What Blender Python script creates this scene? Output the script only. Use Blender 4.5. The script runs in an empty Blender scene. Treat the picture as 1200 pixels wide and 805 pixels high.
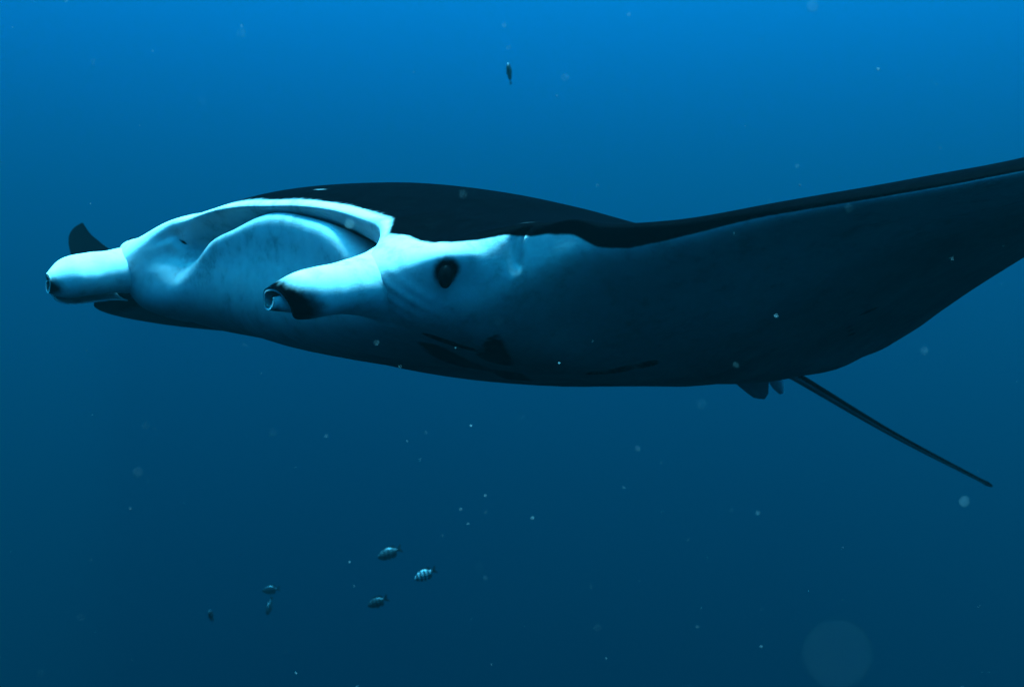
import bpy, bmesh, math, random
import numpy as np
from mathutils import Vector, Matrix

random.seed(7)
rng = np.random.default_rng(7)
sc = bpy.context.scene
col = sc.collection
R_ = math.radians

# ------------------------------------------------------------------ camera
cam_data = bpy.data.cameras.new('camera')
cam = bpy.data.objects.new('camera', cam_data)
col.objects.link(cam)
cam.location = (0, 0, 0)
cam.rotation_euler = (R_(90), 0, 0)
cam_data.sensor_width = 36
cam_data.lens = 39
cam_data.clip_start = 0.005
cam_data.clip_end = 1000
cam_data.dof.use_dof = True
cam_data.dof.focus_distance = 2.0
cam_data.dof.aperture_fstop = 7.1
sc.camera = cam

# ------------------------------------------------------------------ sky and sun
SUN_EL, SUN_AZ = R_(86), R_(110)          # azimuth measured like the sky's sun_rotation
world = bpy.data.worlds.new('World')
sc.world = world
world.use_nodes = True
wn = world.node_tree
sky = wn.nodes.new('ShaderNodeTexSky')
sky.sky_type = 'NISHITA'
sky.sun_disc = False
sky.sun_elevation = SUN_EL
sky.sun_rotation = SUN_AZ
wn.links.new(sky.outputs[0], wn.nodes['Background'].inputs[0])
wn.nodes['Background'].inputs[1].default_value = 0.05
sun_data = bpy.data.lights.new('sun', 'SUN')
sun_data.energy = 5.0
sun_data.angle = R_(11)
sun_data.color = (1.0, 0.96, 0.9)
sun = bpy.data.objects.new('sun', sun_data)
col.objects.link(sun)
sdir = Vector((math.sin(SUN_AZ) * math.cos(SUN_EL), math.cos(SUN_AZ) * math.cos(SUN_EL), math.sin(SUN_EL)))
sun.rotation_euler = sdir.to_track_quat('Z', 'Y').to_euler()
sun.location = sdir * 60
sc.view_settings.view_transform = 'Standard'
sc.view_settings.look = 'None'
sc.view_settings.exposure = 4.15
sc.view_settings.gamma = 1.0
sc.view_settings.use_curve_mapping = False
sc.cycles.volume_bounces = 0
sc.cycles.max_bounces = 5
sc.cycles.use_denoising = True


def tag(o, label=None, cat=None, group=None, kind=None):
    if label: o['label'] = label
    if cat: o['category'] = cat
    if group: o['group'] = group
    if kind: o['kind'] = kind
    return o


def empty(name, M=None):
    o = bpy.data.objects.new(name, None)
    col.objects.link(o)
    if M is not None: o.matrix_world = M
    o.empty_display_size = 0.1
    return o


def mesh_obj(name, verts, faces, mat, parent=None, attrs=None, smooth=True, local=True):
    me = bpy.data.meshes.new(name)
    me.from_pydata([tuple(v) for v in verts], [], [tuple(f) for f in faces])
    for k, a in (attrs or {}).items():
        at = me.attributes.new(k, 'FLOAT', 'POINT')
        at.data.foreach_set('value', np.asarray(a, dtype=np.float32))
    me.update()
    if smooth:
        me.polygons.foreach_set('use_smooth', [True] * len(me.polygons))
    if mat: me.materials.append(mat)
    o = bpy.data.objects.new(name, me)
    col.objects.link(o)
    if parent: o.parent = parent
    return o


# ------------------------------------------------------------------ sea water: one closed box of blue haze
def make_haze():
    m = bpy.data.materials.new('sea_water_volume')
    m.use_nodes = True
    t = m.node_tree
    t.nodes.clear()
    out = t.nodes.new('ShaderNodeOutputMaterial')
    v = t.nodes.new('ShaderNodeVolumePrincipled')
    # principled volume: scattering = color*density, absorption from the rest
    v.inputs['Color'].default_value = WATER_SCATTER
    v.inputs['Absorption Color'].default_value = WATER_ABS
    v.inputs['Density'].default_value = WATER_DENS
    v.inputs['Anisotropy'].default_value = WATER_G
    t.links.new(v.outputs[0], out.inputs['Volume'])
    s, lo, hi = 190.0, -150.0, SURFACE
    vs = [(x, y, z) for z in (lo, hi) for (x, y) in ((-s, -s), (s, -s), (s, s), (-s, s))]
    fs = [(0, 3, 2, 1), (4, 5, 6, 7), (0, 1, 5, 4), (1, 2, 6, 5), (2, 3, 7, 6), (3, 0, 4, 7)]
    o = mesh_obj('haze', vs, fs, m, smooth=False)
    tag(o, 'clear blue sea water that dims everything with distance', 'water', kind='stuff')
    return o


WATER_SCATTER = (0.0025, 0.0640, 0.0738, 1)
WATER_ABS = (0.0955, 0.5288, 0.6898, 1)
WATER_DENS = 0.1625
WATER_G = 0.76
SURFACE = 27.0
make_haze()


# ------------------------------------------------------------------ interpolation helpers
def hermite(ts, P, q):
    """non-uniform Catmull-Rom through P (n, ...) at knots ts, sampled at q"""
    ts = np.asarray(ts, float); P = np.asarray(P, float); q = np.asarray(q, float)
    d = np.diff(ts)
    sl = np.diff(P, axis=0) / d.reshape((-1,) + (1,) * (P.ndim - 1))
    m = np.empty_like(P)
    m[0] = sl[0]; m[-1] = sl[-1]
    w = (d[1:] / (d[:-1] + d[1:])).reshape((-1,) + (1,) * (P.ndim - 1))
    m[1:-1] = sl[:-1] * w + sl[1:] * (1 - w)
    i = np.clip(np.searchsorted(ts, q, side='right') - 1, 0, len(ts) - 2)
    sh = (-1,) + (1,) * (P.ndim - 1)
    h = d[i].reshape(sh); t = ((q - ts[i]) / d[i]).reshape(sh)
    return ((2*t**3 - 3*t**2 + 1) * P[i] + (t**3 - 2*t**2 + t) * h * m[i]
            + (-2*t**3 + 3*t**2) * P[i+1] + (t**3 - t**2) * h * m[i+1])


def sstep(a, b, x):
    t = np.clip((np.asarray(x, float) - a) / (b - a), 0, 1)
    return t * t * (3 - 2 * t)


def gauss(x, c, w):
    return np.exp(-((np.asarray(x, float) - c) / w) ** 2)


# ------------------------------------------------------------------ materials
def nodes_of(name):
    m = bpy.data.materials.new(name)
    m.use_nodes = True
    return m, m.node_tree, m.node_tree.nodes['Principled BSDF']


def ramp(t, fac, stops):
    r = t.nodes.new('ShaderNodeValToRGB')
    while len(r.color_ramp.elements) < len(stops): r.color_ramp.elements.new(0.5)
    for e, (p, c) in zip(r.color_ramp.elements, stops):
        e.position = p; e.color = tuple(c) + (1,) if len(c) == 3 else c
    if fac is not None: t.links.new(fac, r.inputs[0])
    return r


def math_node(t, op, a, b=None):
    n = t.nodes.new('ShaderNodeMath'); n.operation = op
    for i, v in enumerate((a, b)):
        if v is None: continue
        if isinstance(v, (int, float)): n.inputs[i].default_value = v
        else: t.links.new(v, n.inputs[i])
    return n.outputs[0]


def noise(t, coord, scale, detail=4, rough=0.6):
    n = t.nodes.new('ShaderNodeTexNoise')
    n.inputs['Scale'].default_value = scale
    n.inputs['Detail'].default_value = detail
    n.inputs['Roughness'].default_value = rough
    if coord is not None: t.links.new(coord, n.inputs['Vector'])
    return n.outputs['Fac']


def skin_material(name, white=(0.62, 0.64, 0.64), jag=1.0):
    """counter-shaded ray skin: the point attribute 'dark' (0 white, 1 black, 0.5 the border)
    is broken up by noise so the border is fibrous, as on the animal"""
    m, t, b = nodes_of(name)
    at = t.nodes.new('ShaderNodeAttribute'); at.attribute_name = 'dark'
    tc = t.nodes.new('ShaderNodeTexCoord')
    mp = t.nodes.new('ShaderNodeMapping'); mp.inputs['Scale'].default_value = (0.35, 1.0, 0.6)
    t.links.new(tc.outputs['Object'], mp.inputs['Vector'])
    n1 = noise(t, mp.outputs[0], 70, 5, 0.65)
    n2 = noise(t, tc.outputs['Object'], 9, 3)
    n3 = noise(t, tc.outputs['Object'], 240, 3)
    s = math_node(t, 'MULTIPLY', math_node(t, 'SUBTRACT', n1, 0.5), 0.30 * jag)
    s2 = math_node(t, 'MULTIPLY', math_node(t, 'SUBTRACT', n2, 0.5), 0.22 * jag)
    d = math_node(t, 'ADD', math_node(t, 'ADD', at.outputs['Fac'], s), s2)
    r = ramp(t, d, [(0.0, (0, 0, 0)), (0.28, (0, 0, 0)), (0.70, (1, 1, 1)), (1.0, (1, 1, 1))])
    r.color_ramp.interpolation = 'EASE'
    # the white side: faint dusky mottling; the black side: faint brown-grey mottling
    nm = noise(t, tc.outputs['Object'], 38, 6, .72)
    mixn = math_node(t, 'ADD', math_node(t, 'MULTIPLY', n2, .5), math_node(t, 'MULTIPLY', nm, .5))
    w = ramp(t, mixn, [(0.36, tuple(c * 0.52 for c in white)), (0.47, tuple(c * 0.85 for c in white)), (0.62, white)])
    k = ramp(t, n1, [(0.3, (0.0003, 0.0003, 0.0005)), (0.75, (0.0010, 0.0010, 0.0015))])
    dus = t.nodes.new('ShaderNodeAttribute'); dus.attribute_name = 'dusky'  # skin's own grey, and on the body underside shade put into the colour
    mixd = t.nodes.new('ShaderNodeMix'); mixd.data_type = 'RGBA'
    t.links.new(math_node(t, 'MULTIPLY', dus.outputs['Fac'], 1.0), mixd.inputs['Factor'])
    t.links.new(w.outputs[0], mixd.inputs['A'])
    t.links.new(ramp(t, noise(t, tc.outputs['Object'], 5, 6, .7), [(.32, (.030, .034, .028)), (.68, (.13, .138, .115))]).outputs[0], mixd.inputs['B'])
    mx = t.nodes.new('ShaderNodeMix'); mx.data_type = 'RGBA'
    t.links.new(r.outputs[0], mx.inputs['Factor'])
    t.links.new(mixd.outputs['Result'], mx.inputs['A'])
    t.links.new(k.outputs[0], mx.inputs['B'])
    t.links.new(mx.outputs['Result'], b.inputs['Base Color'])
    b.inputs['Roughness'].default_value = 0.55
    b.inputs['IOR'].default_value = 1.06                    # wet skin seen through water
    b.inputs['Specular IOR Level'].default_value = 0.05
    bp = t.nodes.new('ShaderNodeBump'); bp.inputs['Strength'].default_value = 0.10
    bp.inputs['Distance'].default_value = 0.004
    t.links.new(math_node(t, 'ADD', n3, n1), bp.inputs['Height'])
    t.links.new(bp.outputs[0], b.inputs['Normal'])
    return m


M_SKIN = skin_material('manta_skin')

# ------------------------------------------------------------------ manta ray
# own frame: x forward, y to its left, z up; metres
def rot(yaw, pitch, roll):
    return Matrix.Rotation(yaw, 3, 'Z') @ Matrix.Rotation(pitch, 3, 'Y') @ Matrix.Rotation(roll, 3, 'X')
MANTA_M = Matrix.Translation((-0.515, 2.1, 0.147)) @ rot(R_(225), R_(-4.57), R_(-4.7)).to_4x4()
manta = empty('manta_ray', MANTA_M)
tag(manta, 'large black and white manta ray gliding with rolled head fins', 'manta ray')

NR = 16
# half of the head, from the midline outward: r1..r14 as (x, z)
HEAD = {
 0.00: [(-1.60,.08),(-1.02,.180),(-.60,.229),(-.26,.205),(-.060,.136),(-.045,.121),(-.068,.110),(-.160,.090),(-.048,.106),(-.056,.025),(-.080,-.100),(-.44,-.168),(-.80,-.176),(-1.35,-.112)],
 0.12: [(-1.60,.08),(-1.02,.178),(-.60,.228),(-.27,.204),(-.063,.135),(-.047,.120),(-.070,.107),(-.162,.085),(-.050,.097),(-.058,.020),(-.082,-.098),(-.44,-.164),(-.80,-.172),(-1.35,-.112)],
 0.22: [(-1.58,.07),(-1.02,.172),(-.62,.221),(-.29,.195),(-.072,.127),(-.050,.112),(-.076,.092),(-.165,.062),(-.055,.071),(-.060,.0),(-.088,-.092),(-.43,-.155),(-.80,-.164),(-1.35,-.108)],
 0.285:[(-1.56,.06),(-1.02,.165),(-.63,.211),(-.30,.185),(-.078,.118),(-.050,.101),(-.072,.075),(-.160,.035),(-.064,.022),(-.063,-.022),(-.094,-.090),(-.42,-.148),(-.80,-.154),(-1.34,-.103)],
 0.325:[(-1.55,.055),(-1.02,.160),(-.63,.204),(-.31,.178),(-.078,.111),(-.050,.094),(-.062,.066),(-.090,.026),(-.064,-.004),(-.056,-.035),(-.097,-.090),(-.42,-.145),(-.80,-.149),(-1.33,-.100)],
 0.38: [(-1.52,.045),(-1.03,.168),(-.63,.190),(-.31,.158),(-.066,.102),(-.036,.084),(-.034,.055),(-.046,.015),(-.040,-.020),(-.050,-.055),(-.100,-.092),(-.41,-.141),(-.80,-.144),(-1.32,-.092)],
 0.44: [(-1.50,.035),(-1.02,.155),(-.62,.168),(-.29,.140),(-.048,.073),(-.015,.052),(-.003,.024),(-.008,-.010),(-.018,-.040),(-.040,-.070),(-.105,-.094),(-.40,-.135),(-.80,-.138),(-1.31,-.085)],
 0.49: [(-1.48,.030),(-1.01,.128),(-.61,.153),(-.28,.128),(-.055,.060),(-.018,.034),(-.008,.012),(-.012,-.015),(-.025,-.042),(-.050,-.068),(-.115,-.090),(-.40,-.127),(-.80,-.128),(-1.30,-.075)],
 0.53: [(-1.46,.028),(-1.00,.118),(-.60,.143),(-.29,.124),(-.095,.078),(-.060,.048),(-.050,.025),(-.055,0.0),(-.068,-.025),(-.092,-.050),(-.155,-.073),(-.40,-.108),(-.80,-.115),(-1.30,-.065)],
 0.56: [(-1.44,.028),(-.99,.11),(-.60,.136),(-.31,.122),(-.160,.105),(-.128,.082),(-.120,.062),(-.126,.040),(-.140,.015),(-.165,-.008),(-.215,-.020),(-.42,-.072),(-.80,-.098),(-1.29,-.050)],
}
TE_BODY = {0.0:(-1.90,-.045), .12:(-1.88,-.05), .22:(-1.82,-.05), .285:(-1.78,-.04), .325:(-1.75,-.033), .38:(-1.71,-.018), .44:(-1.68,0.0), .49:(-1.645,.018), .53:(-1.62,.038), .56:(-1.60,.052)}
RTE = {.38:-.045,.44:-.05,.49:-.055,.53:-.06,.56:-.065}

def wing_section(le, te, th, up=1.0, dn=0.85):
    """airfoil of 14 inner rail points between leading and trailing edge (x,z)"""
    le = np.array(le); te = np.array(te)
    ch = te - le; L = np.linalg.norm(ch); e = ch / L; n = np.array([-e[1], e[0]])
    if n[1] < 0: n = -n
    fs = lambda s: 2.97 * math.sqrt(s) - 1.26 * s - 3.516 * s**2 + 2.843 * s**3 - 1.036 * s**4   # ~1 at max
    out = []
    for s, sg in ((.72,1),(.45,1),(.22,1),(.085,1),(.022,1),(.006,1),(0.0005,1),(.0005,-1),(.004,-1),(.012,-1),(.035,-1),(.16,-1),(.45,-1),(.74,-1)):
        out.append(le + e * L * s + n * sg * th * 0.5 * fs(s) * (up if sg > 0 else dn))
    return out

LEFT = [  # y, leading edge (x,z), trailing edge (x,z), thickness, share above and below
 (.60,(-.225,.120),(-1.575,.070),.235,.20,1.5),(.66,(-.262,.118),(-1.54,.105),.195,.30,1.45),(.75,(-.300,.125),(-1.49,.155),.155,.45,1.25),(.90,(-.36,.157),(-1.42,.236),.100,.8,.95),
 (1.20,(-.46,.224),(-1.32,.408),.062,1,.85),(1.6,(-.64,.36),(-1.30,.560),.055,1,.85),(2.0,(-.92,.540),(-1.33,.68),.035,1,.85),(2.3,(-1.17,.66),(-1.42,.74),.018,1,.85),(2.45,(-1.40,.72),(-1.49,.75),.006,1,1)]
RIGHT = [
 (.60,(-.17,.045),(-1.575,-.07),.200,1.4,.95),(.66,(-.165,-.01),(-1.54,-.08),.165,1.3,.9),(.75,(-.15,-.055),(-1.49,-.09),.135,1.2,.8),(.90,(-.14,-.10),(-1.42,-.10),.105,1.1,.8),
 (1.20,(-.30,-.12),(-1.33,-.11),.075,1,.85),(1.6,(-.56,-.12),(-1.22,-.08),.05,1,.85),(2.0,(-.66,-.06),(-1.02,-.02),.035,1,.85),(2.25,(-.63,.04),(-.84,.06),.02,1,.85),(2.36,(-.655,.125),(-.775,.120),.012,1,.9),(2.42,(-.70,.165),(-.755,.155),.008,1,1),(2.45,(-.735,.185),(-.745,.183),.004,1,1)]

rows, ys = [], []
for y, le, te, th, up, dn in reversed(RIGHT):
    te3, sec = np.array(te), wing_section(le, te, th, up, dn)
    rows.append([te3] + sec + [te3]); ys.append(-y)
for y in sorted(HEAD, reverse=True):
    if y > 0:
        te = TE_BODY[y]; te = (te[0], RTE.get(y, te[1]))
        rows.append([np.array(te)] + [np.array(p) for p in HEAD[y]] + [np.array(te)]); ys.append(-y)
for y in sorted(HEAD):
    te = TE_BODY[y]
    rows.append([np.array(te)] + [np.array(p) for p in HEAD[y]] + [np.array(te)]); ys.append(y)
for y, le, te, th, up, dn in LEFT:
    te3, sec = np.array(te), wing_section(le, te, th, up, dn)
    rows.append([te3] + sec + [te3]); ys.append(y)
ys = np.array(ys); rows = np.array(rows)            # (stations, 16, 2)
# right side head blends towards its lower wing root
for i, y in enumerate(ys):
    if -.57 < y < -.46:
        k = sstep(.46, .60, -y)
        rows[i, 5:12, 1] -= 0.05 * k
    if -.30 < y < -.05:                               # the lower jaw hangs a little on this side
        rows[i, 9, 1] -= .026 * math.sin(math.pi * (-y - .03) / .30); rows[i, 8, 1] -= .014
    if -.60 < y < -.2:
        rows[i, 10:12, 1] -= .022 * sstep(.2, .40, -y)

qy = np.unique(np.concatenate([np.arange(-2.45, -2.2, .006), np.arange(-2.2, -.702, .02), np.arange(-.70, .549, .0065), np.arange(.55, .60, .002), np.arange(.603, .70, .0065), np.arange(.7, 2.45, .02), [2.45]]))
A = hermite(ys, rows, qy)                            # spanwise
Wk = np.exp(-((qy[:, None] - qy[None, :]) / .035) ** 2) * np.gradient(qy)[None, :]
Wk /= Wk.sum(1, keepdims=True)
As = np.einsum('ij,jkl->ikl', Wk, A)
soft = (sstep(8.5, 11, np.arange(NR)) + .5 * (1 - sstep(1, 4, np.arange(NR))))[None, :, None] * (1 - sstep(1.2, 1.5, np.abs(qy)))[:, None, None]
A = A * (1 - soft) + As * soft
sub = [10, 10, 10, 12, 10, 6, 6, 8, 8, 8, 8, 12, 10, 10, 10]
kk = np.concatenate([np.linspace(i, i + 1, n, endpoint=False) for i, n in enumerate(sub)] + [[15.0]])
B = np.empty((len(qy), len(kk), 2))
for i in range(len(qy)):
    dlen = np.maximum(np.linalg.norm(np.diff(A[i], axis=0), axis=1), 1e-4) ** 0.7
    ts = np.concatenate([[0], np.cumsum(dlen)])
    B[i] = hermite(ts, A[i], np.interp(kk, np.arange(NR), ts))
Y, Kp = np.meshgrid(qy, kk, indexing='ij')
X, Z = B[..., 0].copy(), B[..., 1].copy()
Yo = Y.copy()

# --- relief: eye bulges, crease behind the head, belly and gill folds
vent = sstep(10.5, 11.5, Kp)
for sg in (-1, 1):                       # brow and cheek swelling round each eye
    ex, ey, ez = -.06, .53 * sg, (.035 if sg > 0 else .03)
    g = np.exp(-(((X - ex) / .06) ** 2 + ((Y - ey) / .05) ** 2 + ((Z - ez) / .035) ** 2))
    X += .016 * g; Yo += sg * (.020 if sg > 0 else .05) * g; Z += .006 * g
# collars from which the rolled head fins grow, and skin folds running back from them
for sg, fy, fz, am in ((1, .425, -.016, .050), (-1, .500, -.034, .022)):
    g = np.exp(-(((Y - sg * fy) / .062) ** 2 + ((Z - fz) / .058) ** 2)) * (Kp > 5.2) * (Kp < 12) * sstep(-.2, -.1, X)
    X += am * g
    fold = np.exp(-(((Y - sg * .50) / .05) ** 2 + ((Z + .035) / .03) ** 2)) * (Kp > 6) * (Kp < 12) * sstep(-.22, -.12, X)
    X += .0032 * fold * np.sin((Z * .8 + (Y * sg - .48) * .9) * 2 * math.pi / .021)
    X -= .004 * np.exp(-((Kp - 6.9 - 6 * (np.abs(Y) - .36)) / .25) ** 2) * gauss(np.abs(Y), .37, .03)
# faint muscle ripples fanning out over the wings, a few soft folds over the belly
rp = np.sin(34 * Y + 6 * X + 2 * np.sin(5 * X)) * .5 + np.sin(21 * Y - 9 * X) * .5
Z += .0028 * rp * sstep(.62, .9, np.abs(Y)) * (1 - sstep(1.6, 2.2, np.abs(Y))) * sstep(-.38, -.6, X + .15 * (np.abs(Y) - .6)) * sstep(-1.35, -1.15, X)
Z += .0022 * np.sin(26 * X + 8 * np.sin(3 * Y)) * vent * sstep(-.25, -.4, X) * (1 - sstep(.5, .7, np.abs(Y)))
# crease where the pectoral fin starts behind the head
g = np.exp(-((Y - .574 + (Kp - 7) * .0012) / .0035) ** 2) * sstep(5.6, 6.6, Kp) * (1 - sstep(8.4, 9.6, Kp))
X -= .018 * g; Yo -= .008 * g

def border(y):
    """rail position of the black/white border, spanwise"""
    ky = np.array([-2.5,-1.2,-.75,-.62,-.57,-.53,-.48,-.43,-.36,-.28,0,.22,.27,.30,.34,.37,.395,.415,.44,.48,.505,.525,.545,.565,.574,.582,.60,.63,.66,.7,.75,.9,1.2,1.6,2.5])
    kv = np.array([11.2,11.2,11.1,9.5,7.0,5.6,4.9,4.9,4.9,4.95,5.05,5.05,5.10,5.17,5.25,5.35,5.6,6.0,5.2,5.05,5.3,5.6,5.85,6.1,6.6,7.4,8.4,9.0,9.4,9.6,9.4,8.4,7.6,7.4,7.4])
    return np.interp(y, ky, kv)

dark = 0.5 - (Kp - border(Y)) * np.where(np.abs(Y) < .56, 1.9 - 1.1 * sstep(.25, .31, Y) * (1 - sstep(.41, .45, Y)), 1.6 - .75 * sstep(.8, 1.1, np.abs(Y)))
dark = np.clip(dark, -0.3, 1.4)
# dark belly marks (gill slits and spots), each a streak from one point to another
for (x0, y0, x1, y1, wd) in [(-.085,.462,-.175,.472,.011),(-.150,.405,-.40,.285,.034),(-.19,.510,-.30,.435,.022),(-.20,.470,-.27,.43,.010),(-.47,.49,-.57,.56,.012),
                             (-.40,.33,-.55,.24,.03),(-.15,-.40,-.40,-.28,.03),(-.19,-.50,-.30,-.43,.02),(-.40,-.33,-.55,-.24,.03),
                             (-1.00,.715,-1.035,.705,.007),(-1.06,.69,-1.09,.675,.009),(-1.03,.745,-1.05,.74,.006),(-1.12,.66,-1.14,.655,.006)]:
    dx, dy = x1 - x0, y1 - y0; L2 = dx * dx + dy * dy
    tt = np.clip(((X - x0) * dx + (Y - y0) * dy) / L2, 0, 1)
    dist = np.hypot(X - x0 - tt * dx, Y - y0 - tt * dy)
    w_ = wd * (.45 + .55 * np.sin(np.pi * (.15 + .7 * tt)))
    dd = 1.2 - .7 * dist / w_
    dark = np.where(Kp > 10.5, np.maximum(dark, dd), dark)
# pale scratch on the brow, greyish shoulder patch
dark -= .85 * gauss(X + .125, 0, .007) * gauss(Y, .05, .055) * (Kp < 5)
dark -= .80 * gauss(X + .28, 0, .11) * gauss(Y, .50, .055) * (1 - sstep(4.3, 4.8, Kp)) * (Kp > 2.2)
for sg in (-1, 1):                       # nostrils: a slit under a small flap beside the mouth corner
    a = (Kp - 7.35) * .5 + (Y - sg * .350) * sg * 14
    b = (Y - sg * .350) / .016
    c = (Kp - 7.35) / .55
    dark = np.maximum(dark, 1.0 - .9 * np.sqrt((a / .10) ** 2 + (c / .55) ** 2 + (b / .8) ** 2 * .3))
    X -= .010 * np.exp(-(a / .22) ** 2 - b ** 2 - c ** 2)
    X += .007 * np.exp(-((a - .4) / .22) ** 2 - b ** 2 - c ** 2)
dusky = sstep(9.9 - 1.2 * sstep(.4, .5, np.abs(Y)), 11.0 - .3 * sstep(.4, .5, np.abs(Y)), Kp) * (.55 + .45 * sstep(0, -.3, X)) * .9 * (1 - .45 * sstep(.45, .8, Y) * (1 - sstep(.1, .6, -(X + .3 + .2 * (Y - .6)))))  # dusky belly pigment plus shade painted in over belly, jaw and head sides

n0, n1 = X.shape
verts = np.stack([X, Yo, Z], -1).reshape(-1, 3)
idx = np.arange(n0 * n1).reshape(n0, n1)
faces = np.stack([idx[:-1, :-1], idx[:-1, 1:], idx[1:, 1:], idx[1:, :-1]], -1).reshape(-1, 4)
# dark ring of skin round each eye
for sg, e in ((1, (-.042, .545, .008)), (-1, (-.065, -.580, .036))):
    dd = np.sqrt(((X - e[0]) / .021) ** 2 + ((Yo - e[1]) / .02) ** 2 + ((Z - e[2] - .004) / .026) ** 2)
    dark = np.maximum(dark, 1.25 - .75 * dd)
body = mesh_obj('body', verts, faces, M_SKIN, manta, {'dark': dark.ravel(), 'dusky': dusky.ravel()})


def sheet(name, outer, inner, mat, parent, attrs_o=None, attrs_i=None):
    """closed thin solid from two grids of points (n, m, 3)"""
    n, m = outer.shape[:2]
    V = np.concatenate([outer.reshape(-1, 3), inner.reshape(-1, 3)])
    a = np.arange(n * m).reshape(n, m); b = a + n * m
    F = [np.stack([a[:-1, :-1], a[:-1, 1:], a[1:, 1:], a[1:, :-1]], -1).reshape(-1, 4),
         np.stack([b[:-1, :-1], b[1:, :-1], b[1:, 1:], b[:-1, 1:]], -1).reshape(-1, 4)]
    ring = np.concatenate([a[0, :], a[1:, -1], a[-1, -2::-1], a[-2:0:-1, 0]])
    rb = ring + n * m
    F.append(np.stack([ring, np.roll(ring, -1), np.roll(rb, -1), rb], -1))
    at = {}
    for k in (attrs_o or {}):
        at[k] = np.concatenate([attrs_o[k].ravel(), attrs_i[k].ravel()])
    return mesh_obj(name, V, np.concatenate(F), mat, parent, at)


def cephalic_fin(sg, base, tip, r0, r1, turns, start, cut, band, flare):
    """head fin rolled up like a scroll: a thin sheet wound round the line base-tip"""
    base, tip = np.array(base), np.array(tip)
    ax = tip - base; L = np.linalg.norm(ax); ax /= L
    up = np.array([0, 0, 1.0]); up -= ax * up.dot(ax); up /= np.linalg.norm(up)
    side = np.cross(up, ax)                           # to the animal's left
    nu, nv = 60, 110
    u = np.linspace(0, 1, nu)[:, None]; s = np.linspace(0, 1, nv)[None, :]
    length = hermite([0, .06, .16, .3, .6, 1.0], np.array([cut, cut + .10, .90, .97, 1.0, .98]), s.ravel())[None, :]
    uu = u * length
    rad = hermite([0, .18, .45, .82, 1.0], np.array([flare * r0, (.5 + .47 * flare) * r0, 1.0 * r0, .82 * r0, r1]), uu.ravel()).reshape(uu.shape)
    th = start + s * turns * 2 * math.pi
    wob = 1 + .03 * np.sin(3 * th + 7 * uu) * uu + .004 * np.sin(9 * th + 4 * np.sin(7 * uu)) * (1 - uu) ** 2 + .0015 * np.sin(38 * uu + 2.5 * np.sin(th * 2))
    rr = rad * (1 - .36 * s) * wob
    rr = rr * (1 + .10 * sstep(.80, 1.0, uu) * (1 - s))          # rim flares a little
    thick = .010 * (1 - .45 * sstep(.75, 1, uu)) * (1 - .6 * sstep(.90, 1.0, 1 - s))
    sq = 1 - .10 * np.sin(th) ** 2
    def place(r):
        c = base + ax * (uu * L)[..., None] + np.array([0, 0, -.016]) * (uu ** 2)[..., None]
        return c + side * (sg * r * np.cos(th) * (1 - .42 * sstep(.7, 1, uu)))[..., None] + up * (r * np.sin(th) * sq)[..., None]
    O, I = place(rr), place(rr - thick)
    under = sstep(.75, -.6, np.sin(th))
    do = .5 + (uu + .16 * (under - .5) - band) * 2.6
    do = np.minimum(do, .5 + (1.03 - uu) * 9) - .8 * sstep(.55, 1, s)
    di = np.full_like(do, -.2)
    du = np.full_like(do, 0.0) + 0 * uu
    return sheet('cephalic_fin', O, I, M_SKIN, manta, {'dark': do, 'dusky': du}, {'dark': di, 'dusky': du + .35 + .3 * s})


cephalic_fin(1, (-.045, .412, -.006), (.208, .438, -.048), .050, .022, 1.32, R_(-100), .74, .80, 1.75)
cephalic_fin(-1, (-.012, -.505, -.030), (.165, -.475, -.060), .064, .026, 1.32, R_(-100), .74, .93, 1.1)


# eyes, nostrils, tail, pelvic fins, claspers
def ellipsoid(name, c, r, mat, parent, attrs=None, nu=32, nv=20):
    th = np.linspace(0, 2 * math.pi, nu, endpoint=False); ph = np.linspace(.02, math.pi - .02, nv)
    T, P = np.meshgrid(th, ph)
    V = np.stack([c[0] + r[0] * np.sin(P) * np.cos(T), c[1] + r[1] * np.sin(P) * np.sin(T), c[2] + r[2] * np.cos(P)], -1)
    a = np.arange(nu * nv).reshape(nv, nu); b = np.roll(a, -1, 1)
    F = list(np.stack([a[:-1], a[1:], b[1:], b[:-1]], -1).reshape(-1, 4)) + [tuple(a[0]), tuple(a[-1][::-1])]
    return mesh_obj(name, V.reshape(-1, 3), F, mat, parent)


def plain(name, c, rough=.5, spec=.3):
    m, t, b = nodes_of(name)
    tc = t.nodes.new('ShaderNodeTexCoord')
    n = noise(t, tc.outputs['Object'], 60, 4)
    r = ramp(t, n, [(.3, tuple(x * .75 for x in c)), (.75, c)])
    t.links.new(r.outputs[0], b.inputs['Base Color'])
    b.inputs['Roughness'].default_value = rough
    b.inputs['Specular IOR Level'].default_value = spec
    return m


M_EYE = plain('eye_black', (.002, .002, .0025), .4, .1)
M_EYE.node_tree.nodes['Principled BSDF'].inputs['IOR'].default_value = 1.1
for sg, ez in ((1, (-.040, .546, .006)), (-1, (-.065, -.588, .036))):
    ellipsoid('eye', ez, (.013, .010, .019), M_EYE, manta)


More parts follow.
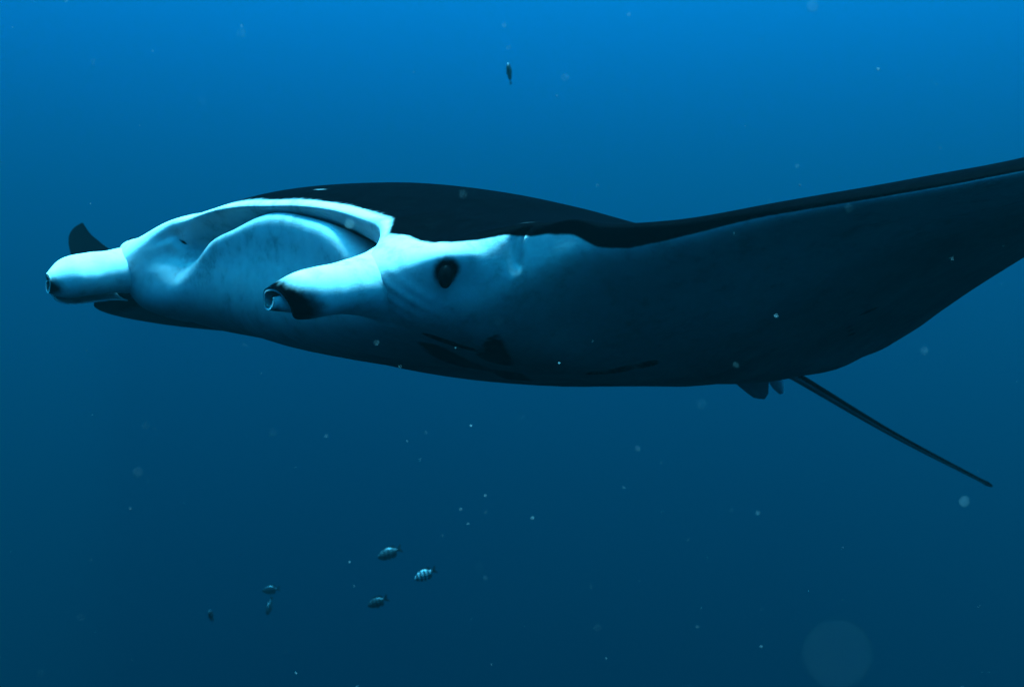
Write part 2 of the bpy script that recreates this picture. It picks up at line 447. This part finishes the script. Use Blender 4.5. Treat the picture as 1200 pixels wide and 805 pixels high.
def tube(path, radii, n=20, squash=1.0):
    path = np.array(path, float); k = len(path)
    V = []
    for i in range(k):
        d = path[min(i + 1, k - 1)] - path[max(i - 1, 0)]; d /= np.linalg.norm(d)
        a = np.cross(d, [0, 0, 1.0]); a /= np.linalg.norm(a); b = np.cross(a, d)
        for j in range(n):
            t = 2 * math.pi * j / n
            V.append(path[i] + radii[i] * (a * math.cos(t) + b * math.sin(t) * squash))
    F = [(i * n + j, i * n + (j + 1) % n, (i + 1) * n + (j + 1) % n, (i + 1) * n + j) for i in range(k - 1) for j in range(n)]
    F += [tuple(range(n - 1, -1, -1)), tuple(range((k - 1) * n, k * n))]
    return np.array(V), F, np.array([math.sin(2 * math.pi * (i % n) / n) for i in range(k * n)])


ts = np.linspace(0, 1, 40)
path = np.stack([-1.72 - 1.96 * ts, .004 * np.sin(ts * 9), -.020 - .438 * ts ** 1.02 - .014 * np.sin(ts * 3.1)], -1)
rad = np.interp(ts, [0, .06, .15, .5, .93, .965, .985, 1.0], [.045, .026, .0175, .0125, .0085, .010, .0125, .006])
V, F, up_ = tube(path, rad, squash=.9)
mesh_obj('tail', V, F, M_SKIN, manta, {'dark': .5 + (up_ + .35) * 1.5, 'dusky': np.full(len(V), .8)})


def flap(name, root0, root1, drop, back, thick, dusky):
    """small rounded fin hanging from the line root0-root1"""
    r0, r1 = np.array(root0), np.array(root1)
    nu, nv = 16, 16
    u = np.linspace(0, 1, nu)[:, None]; v = np.linspace(0, 1, nv)[None, :]
    w = (1 - .15 * v) * (u - .5) + .5 + back * v
    prof = np.interp(u, [0, .25, .5, .72, .86, .95, 1], [.02, .12, .45, .92, 1.0, .8, .35])
    P = r0 + (r1 - r0) * w[..., None] + np.array(drop) * (v * prof)[..., None]
    n = np.cross(r1 - r0, np.array(drop)); n /= np.linalg.norm(n)
    tk = thick * (1 - .8 * v ** 2) * np.sin(np.pi * (.06 + .88 * u)) ** .7
    O, I = P + n * tk[..., None], P - n * tk[..., None]
    z = np.full((nu, nv), -.2); d = np.full((nu, nv), dusky)
    return sheet(name, O, I, M_SKIN, manta, {'dark': z, 'dusky': d}, {'dark': z, 'dusky': d})


for sg in (1, -1):
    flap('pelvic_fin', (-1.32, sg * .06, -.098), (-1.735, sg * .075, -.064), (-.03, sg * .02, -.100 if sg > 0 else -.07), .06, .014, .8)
    cp = np.array([(-1.80, sg * .03, -.065), (-1.835, sg * .034, -.092), (-1.862, sg * .042, -.126), (-1.876, sg * .046, -.146)])
    V, F, up_ = tube(cp, [.024, .023, .018, .007], 16)
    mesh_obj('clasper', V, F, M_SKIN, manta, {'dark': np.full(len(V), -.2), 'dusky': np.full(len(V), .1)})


# ------------------------------------------------------------------ reef fish
def fish_material(name, bars, c_dark, c_light):
    m, t, b = nodes_of(name)
    tc = t.nodes.new('ShaderNodeTexCoord')
    sx = t.nodes.new('ShaderNodeSeparateXYZ'); t.links.new(tc.outputs['Object'], sx.inputs[0])
    n = noise(t, tc.outputs['Object'], 12, 3)
    w = math_node(t, 'ADD', math_node(t, 'MULTIPLY', sx.outputs[0], bars), math_node(t, 'MULTIPLY', n, .35))
    w = math_node(t, 'ADD', w, math_node(t, 'MULTIPLY', sx.outputs[2], bars * .18))
    f = math_node(t, 'SINE', math_node(t, 'MULTIPLY', w, 2 * math.pi))
    r = ramp(t, math_node(t, 'ADD', math_node(t, 'MULTIPLY', f, .5), .5), [(.35, c_light), (.62, c_dark)])
    t.links.new(r.outputs[0], b.inputs['Base Color'])
    b.inputs['Roughness'].default_value = .4
    return m


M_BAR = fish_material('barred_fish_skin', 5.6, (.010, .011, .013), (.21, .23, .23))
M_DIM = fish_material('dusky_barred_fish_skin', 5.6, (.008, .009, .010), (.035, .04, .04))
M_DARKF = fish_material('dark_fish_skin', 0.6, (.010, .010, .012), (.02, .02, .022))
M_FIN = plain('fish_fin', (.02, .022, .025), .5, .2)


def make_fish(mat, deep, thick):
    """unit-length fish, head towards +x, at the origin; returns an Empty with its parts"""
    root = empty('reef_fish')
    xs = np.array([.50, .49, .46, .40, .30, .15, 0, -.15, -.27, -.34, -.38])
    hh = np.array([.004, .03, .07, .13, .19, .235, .235, .18, .10, .058, .05]) * deep / .235
    ww = np.array([.003, .02, .045, .07, .09, .10, .09, .065, .035, .018, .012]) * thick / .10
    q = np.linspace(.50, -.38, 34)
    H = hermite(-xs, hh, -q); W = hermite(-xs, ww, -q)
    th = np.linspace(0, 2 * math.pi, 20, endpoint=False)
    V = np.stack([np.repeat(q[:, None], 20, 1), W[:, None] * np.cos(th), H[:, None] * np.sin(th) - .012 * gauss(q, .3, .2)[:, None]], -1)
    a = np.arange(34 * 20).reshape(34, 20); b = np.roll(a, -1, 1)
    F = list(np.stack([a[:-1], b[:-1], b[1:], a[1:]], -1).reshape(-1, 4)) + [tuple(a[0][::-1]), tuple(a[-1])]
    mesh_obj('body', V.reshape(-1, 3), F, mat, root)
    def fin(name, pts, th=.006, m=M_FIN, off=(0, 0, 0), rx=0.0):
        P = [Vector((p[0], 0, p[1])) for p in pts]
        M = Matrix.Translation(off) @ Matrix.Rotation(rx, 4, 'X')
        n = len(P); c = sum(P, Vector()) / n
        top = [M @ (p + Vector((0, th * .15, 0))) for p in P]; bot = [M @ (p - Vector((0, th * .15, 0))) for p in P]
        cs = [M @ (c + Vector((0, th, 0))), M @ (c - Vector((0, th, 0)))]
        fs = [(i, (i + 1) % n, 2 * n) for i in range(n)] + [(n + (i + 1) % n, n + i, 2 * n + 1) for i in range(n)]
        fs += [((i + 1) % n, i, n + i, n + (i + 1) % n) for i in range(n)]
        return mesh_obj(name, top + bot + cs, fs, m, root, smooth=False)
    d = deep / .235
    fin('dorsal_fin', [(.22, .20 * d), (.15, .27 * d), (.0, .295 * d), (-.15, .27 * d), (-.27, .25 * d), (-.33, .16 * d), (-.28, .08 * d), (-.12, .18 * d), (.05, .21 * d)])
    fin('anal_fin', [(-.02, -.21 * d), (-.10, -.29 * d), (-.22, -.27 * d), (-.31, -.17 * d), (-.28, -.08 * d), (-.14, -.16 * d)])
    fin('tail_fin', [(-.35, .045), (-.44, .11), (-.58, .20), (-.55, .09), (-.50, 0), (-.55, -.09), (-.58, -.20), (-.44, -.11), (-.35, -.045)])
    for sg in (1, -1):
        fin('pectoral_fin', [(.18, -.02), (.10, .03), (-.02, .02), (-.04, -.06), (.04, -.09), (.15, -.06)], off=(0, sg * thick * .97, -.02), rx=-sg * .5)
        fin('pelvic_fin', [(.14, -.19 * d), (.06, -.30 * d), (.0, -.33 * d), (.02, -.20 * d)], off=(0, sg * .02, .01), rx=sg * .15)
        ellipsoid('eye', (.37, sg * thick * .62, .03), (.026, .012, .026), M_EYE, root, nu=12, nv=8)
    return root


def copy_tree(o, parent=None):
    c = o.copy(); col.objects.link(c); c.parent = parent
    for ch in list(o.children):
        k = ch.copy(); col.objects.link(k); k.parent = c
    return c


def place(o, x, y, z, length, heading, pitch=0, roll=0):
    """heading: compass angle of the nose in the ground plane, 180 = swimming to -x"""
    o.matrix_world = (Matrix.Translation((x, y, z)) @ rot(R_(heading), R_(pitch), R_(roll)).to_4x4() @ Matrix.Scale(length, 4))


def fish(proto, used, *a):
    o = proto if not used else copy_tree(proto)
    place(o, *a)
    return o


G1 = 'small barred reef fish below the manta'
f_bar = make_fish(M_BAR, .235, .10)
o = fish(f_bar, False, -0.609, 7.74, -1.61, 0.156, 196, 22, 0)
tag(o, 'pale striped reef fish with the brightest white bars, below the manta belly', 'fish', G1)
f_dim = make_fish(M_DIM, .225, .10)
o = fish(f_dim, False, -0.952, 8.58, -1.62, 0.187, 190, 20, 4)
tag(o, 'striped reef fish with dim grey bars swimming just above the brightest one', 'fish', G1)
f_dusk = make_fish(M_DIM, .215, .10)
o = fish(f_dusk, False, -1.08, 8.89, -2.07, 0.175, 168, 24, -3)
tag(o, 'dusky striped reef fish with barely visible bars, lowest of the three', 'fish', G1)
f_dark = make_fish(M_DARKF, .24, .11)
o = fish(f_dark, False, -2.37, 8.74, -2.14, 0.125, 262, -50, 0)
tag(o, 'small black fish tilted nose down, away from the striped ones', 'fish', 'dark fish in open water')
o = fish(f_dark, True, -2.56, 11.7, -2.77, 0.187, 250, 62, 0)
tag(o, 'slim dark fish steeply upright and fading into the deep water', 'fish', 'dark fish in open water')
o = fish(f_dark, True, -2.72, 12.5, -2.77, 0.187, 185, 5, 0)
tag(o, 'faint dark fish level above the slim upright one', 'fish', 'dark fish in open water')
o = fish(f_dark, True, -0.015, 6.49, 1.58, 0.119, 250, -68, 0)
tag(o, 'dark blurred fish alone in the bright water above the manta', 'fish', 'dark fish in open water')

# ------------------------------------------------------------------ plankton drifting in the water
def plankton():
    base = np.array([(1,0,0),(-1,0,0),(0,1,0),(0,-1,0),(0,0,1),(0,0,-1)], float)
    tri = np.array([(0,2,4),(2,1,4),(1,3,4),(3,0,4),(2,0,5),(1,2,5),(3,1,5),(0,3,5)])
    far = np.column_stack([rng.uniform(-3.2, 3.2, 900), rng.uniform(1.2, 7, 900), rng.uniform(-2.2, 2.2, 900)])
    rf = rng.lognormal(math.log(.00055), .45, 900)
    near = np.column_stack([rng.uniform(-.5, .5, 260), rng.uniform(.2, 1.2, 260), rng.uniform(-.35, .35, 260)])
    rn = rng.lognormal(math.log(.00052), .4, 260)
    P = np.concatenate([far, near, [(.0252, .086, -.0242)]]); r = np.concatenate([rf, rn, [.00042]])
    st = rng.uniform(.6, 1.4, (len(P), 1, 3))
    V = (P[:, None] + base[None] * st * r[:, None, None]).reshape(-1, 3)
    F = (tri[None] + (np.arange(len(P)) * 6)[:, None, None]).reshape(-1, 3)
    m, t, b = nodes_of('plankton_speck')
    tc = t.nodes.new('ShaderNodeTexCoord')
    r_ = ramp(t, noise(t, tc.outputs['Object'], 1.7, 0), [(.40, (.02, .02, .02)), (.5, (.24, .25, .24))])
    t.links.new(r_.outputs[0], b.inputs['Base Color'])
    o = mesh_obj('plankton', V, F, m)
    tag(o, 'pale specks of plankton drifting through the water', 'plankton', kind='stuff')
plankton()
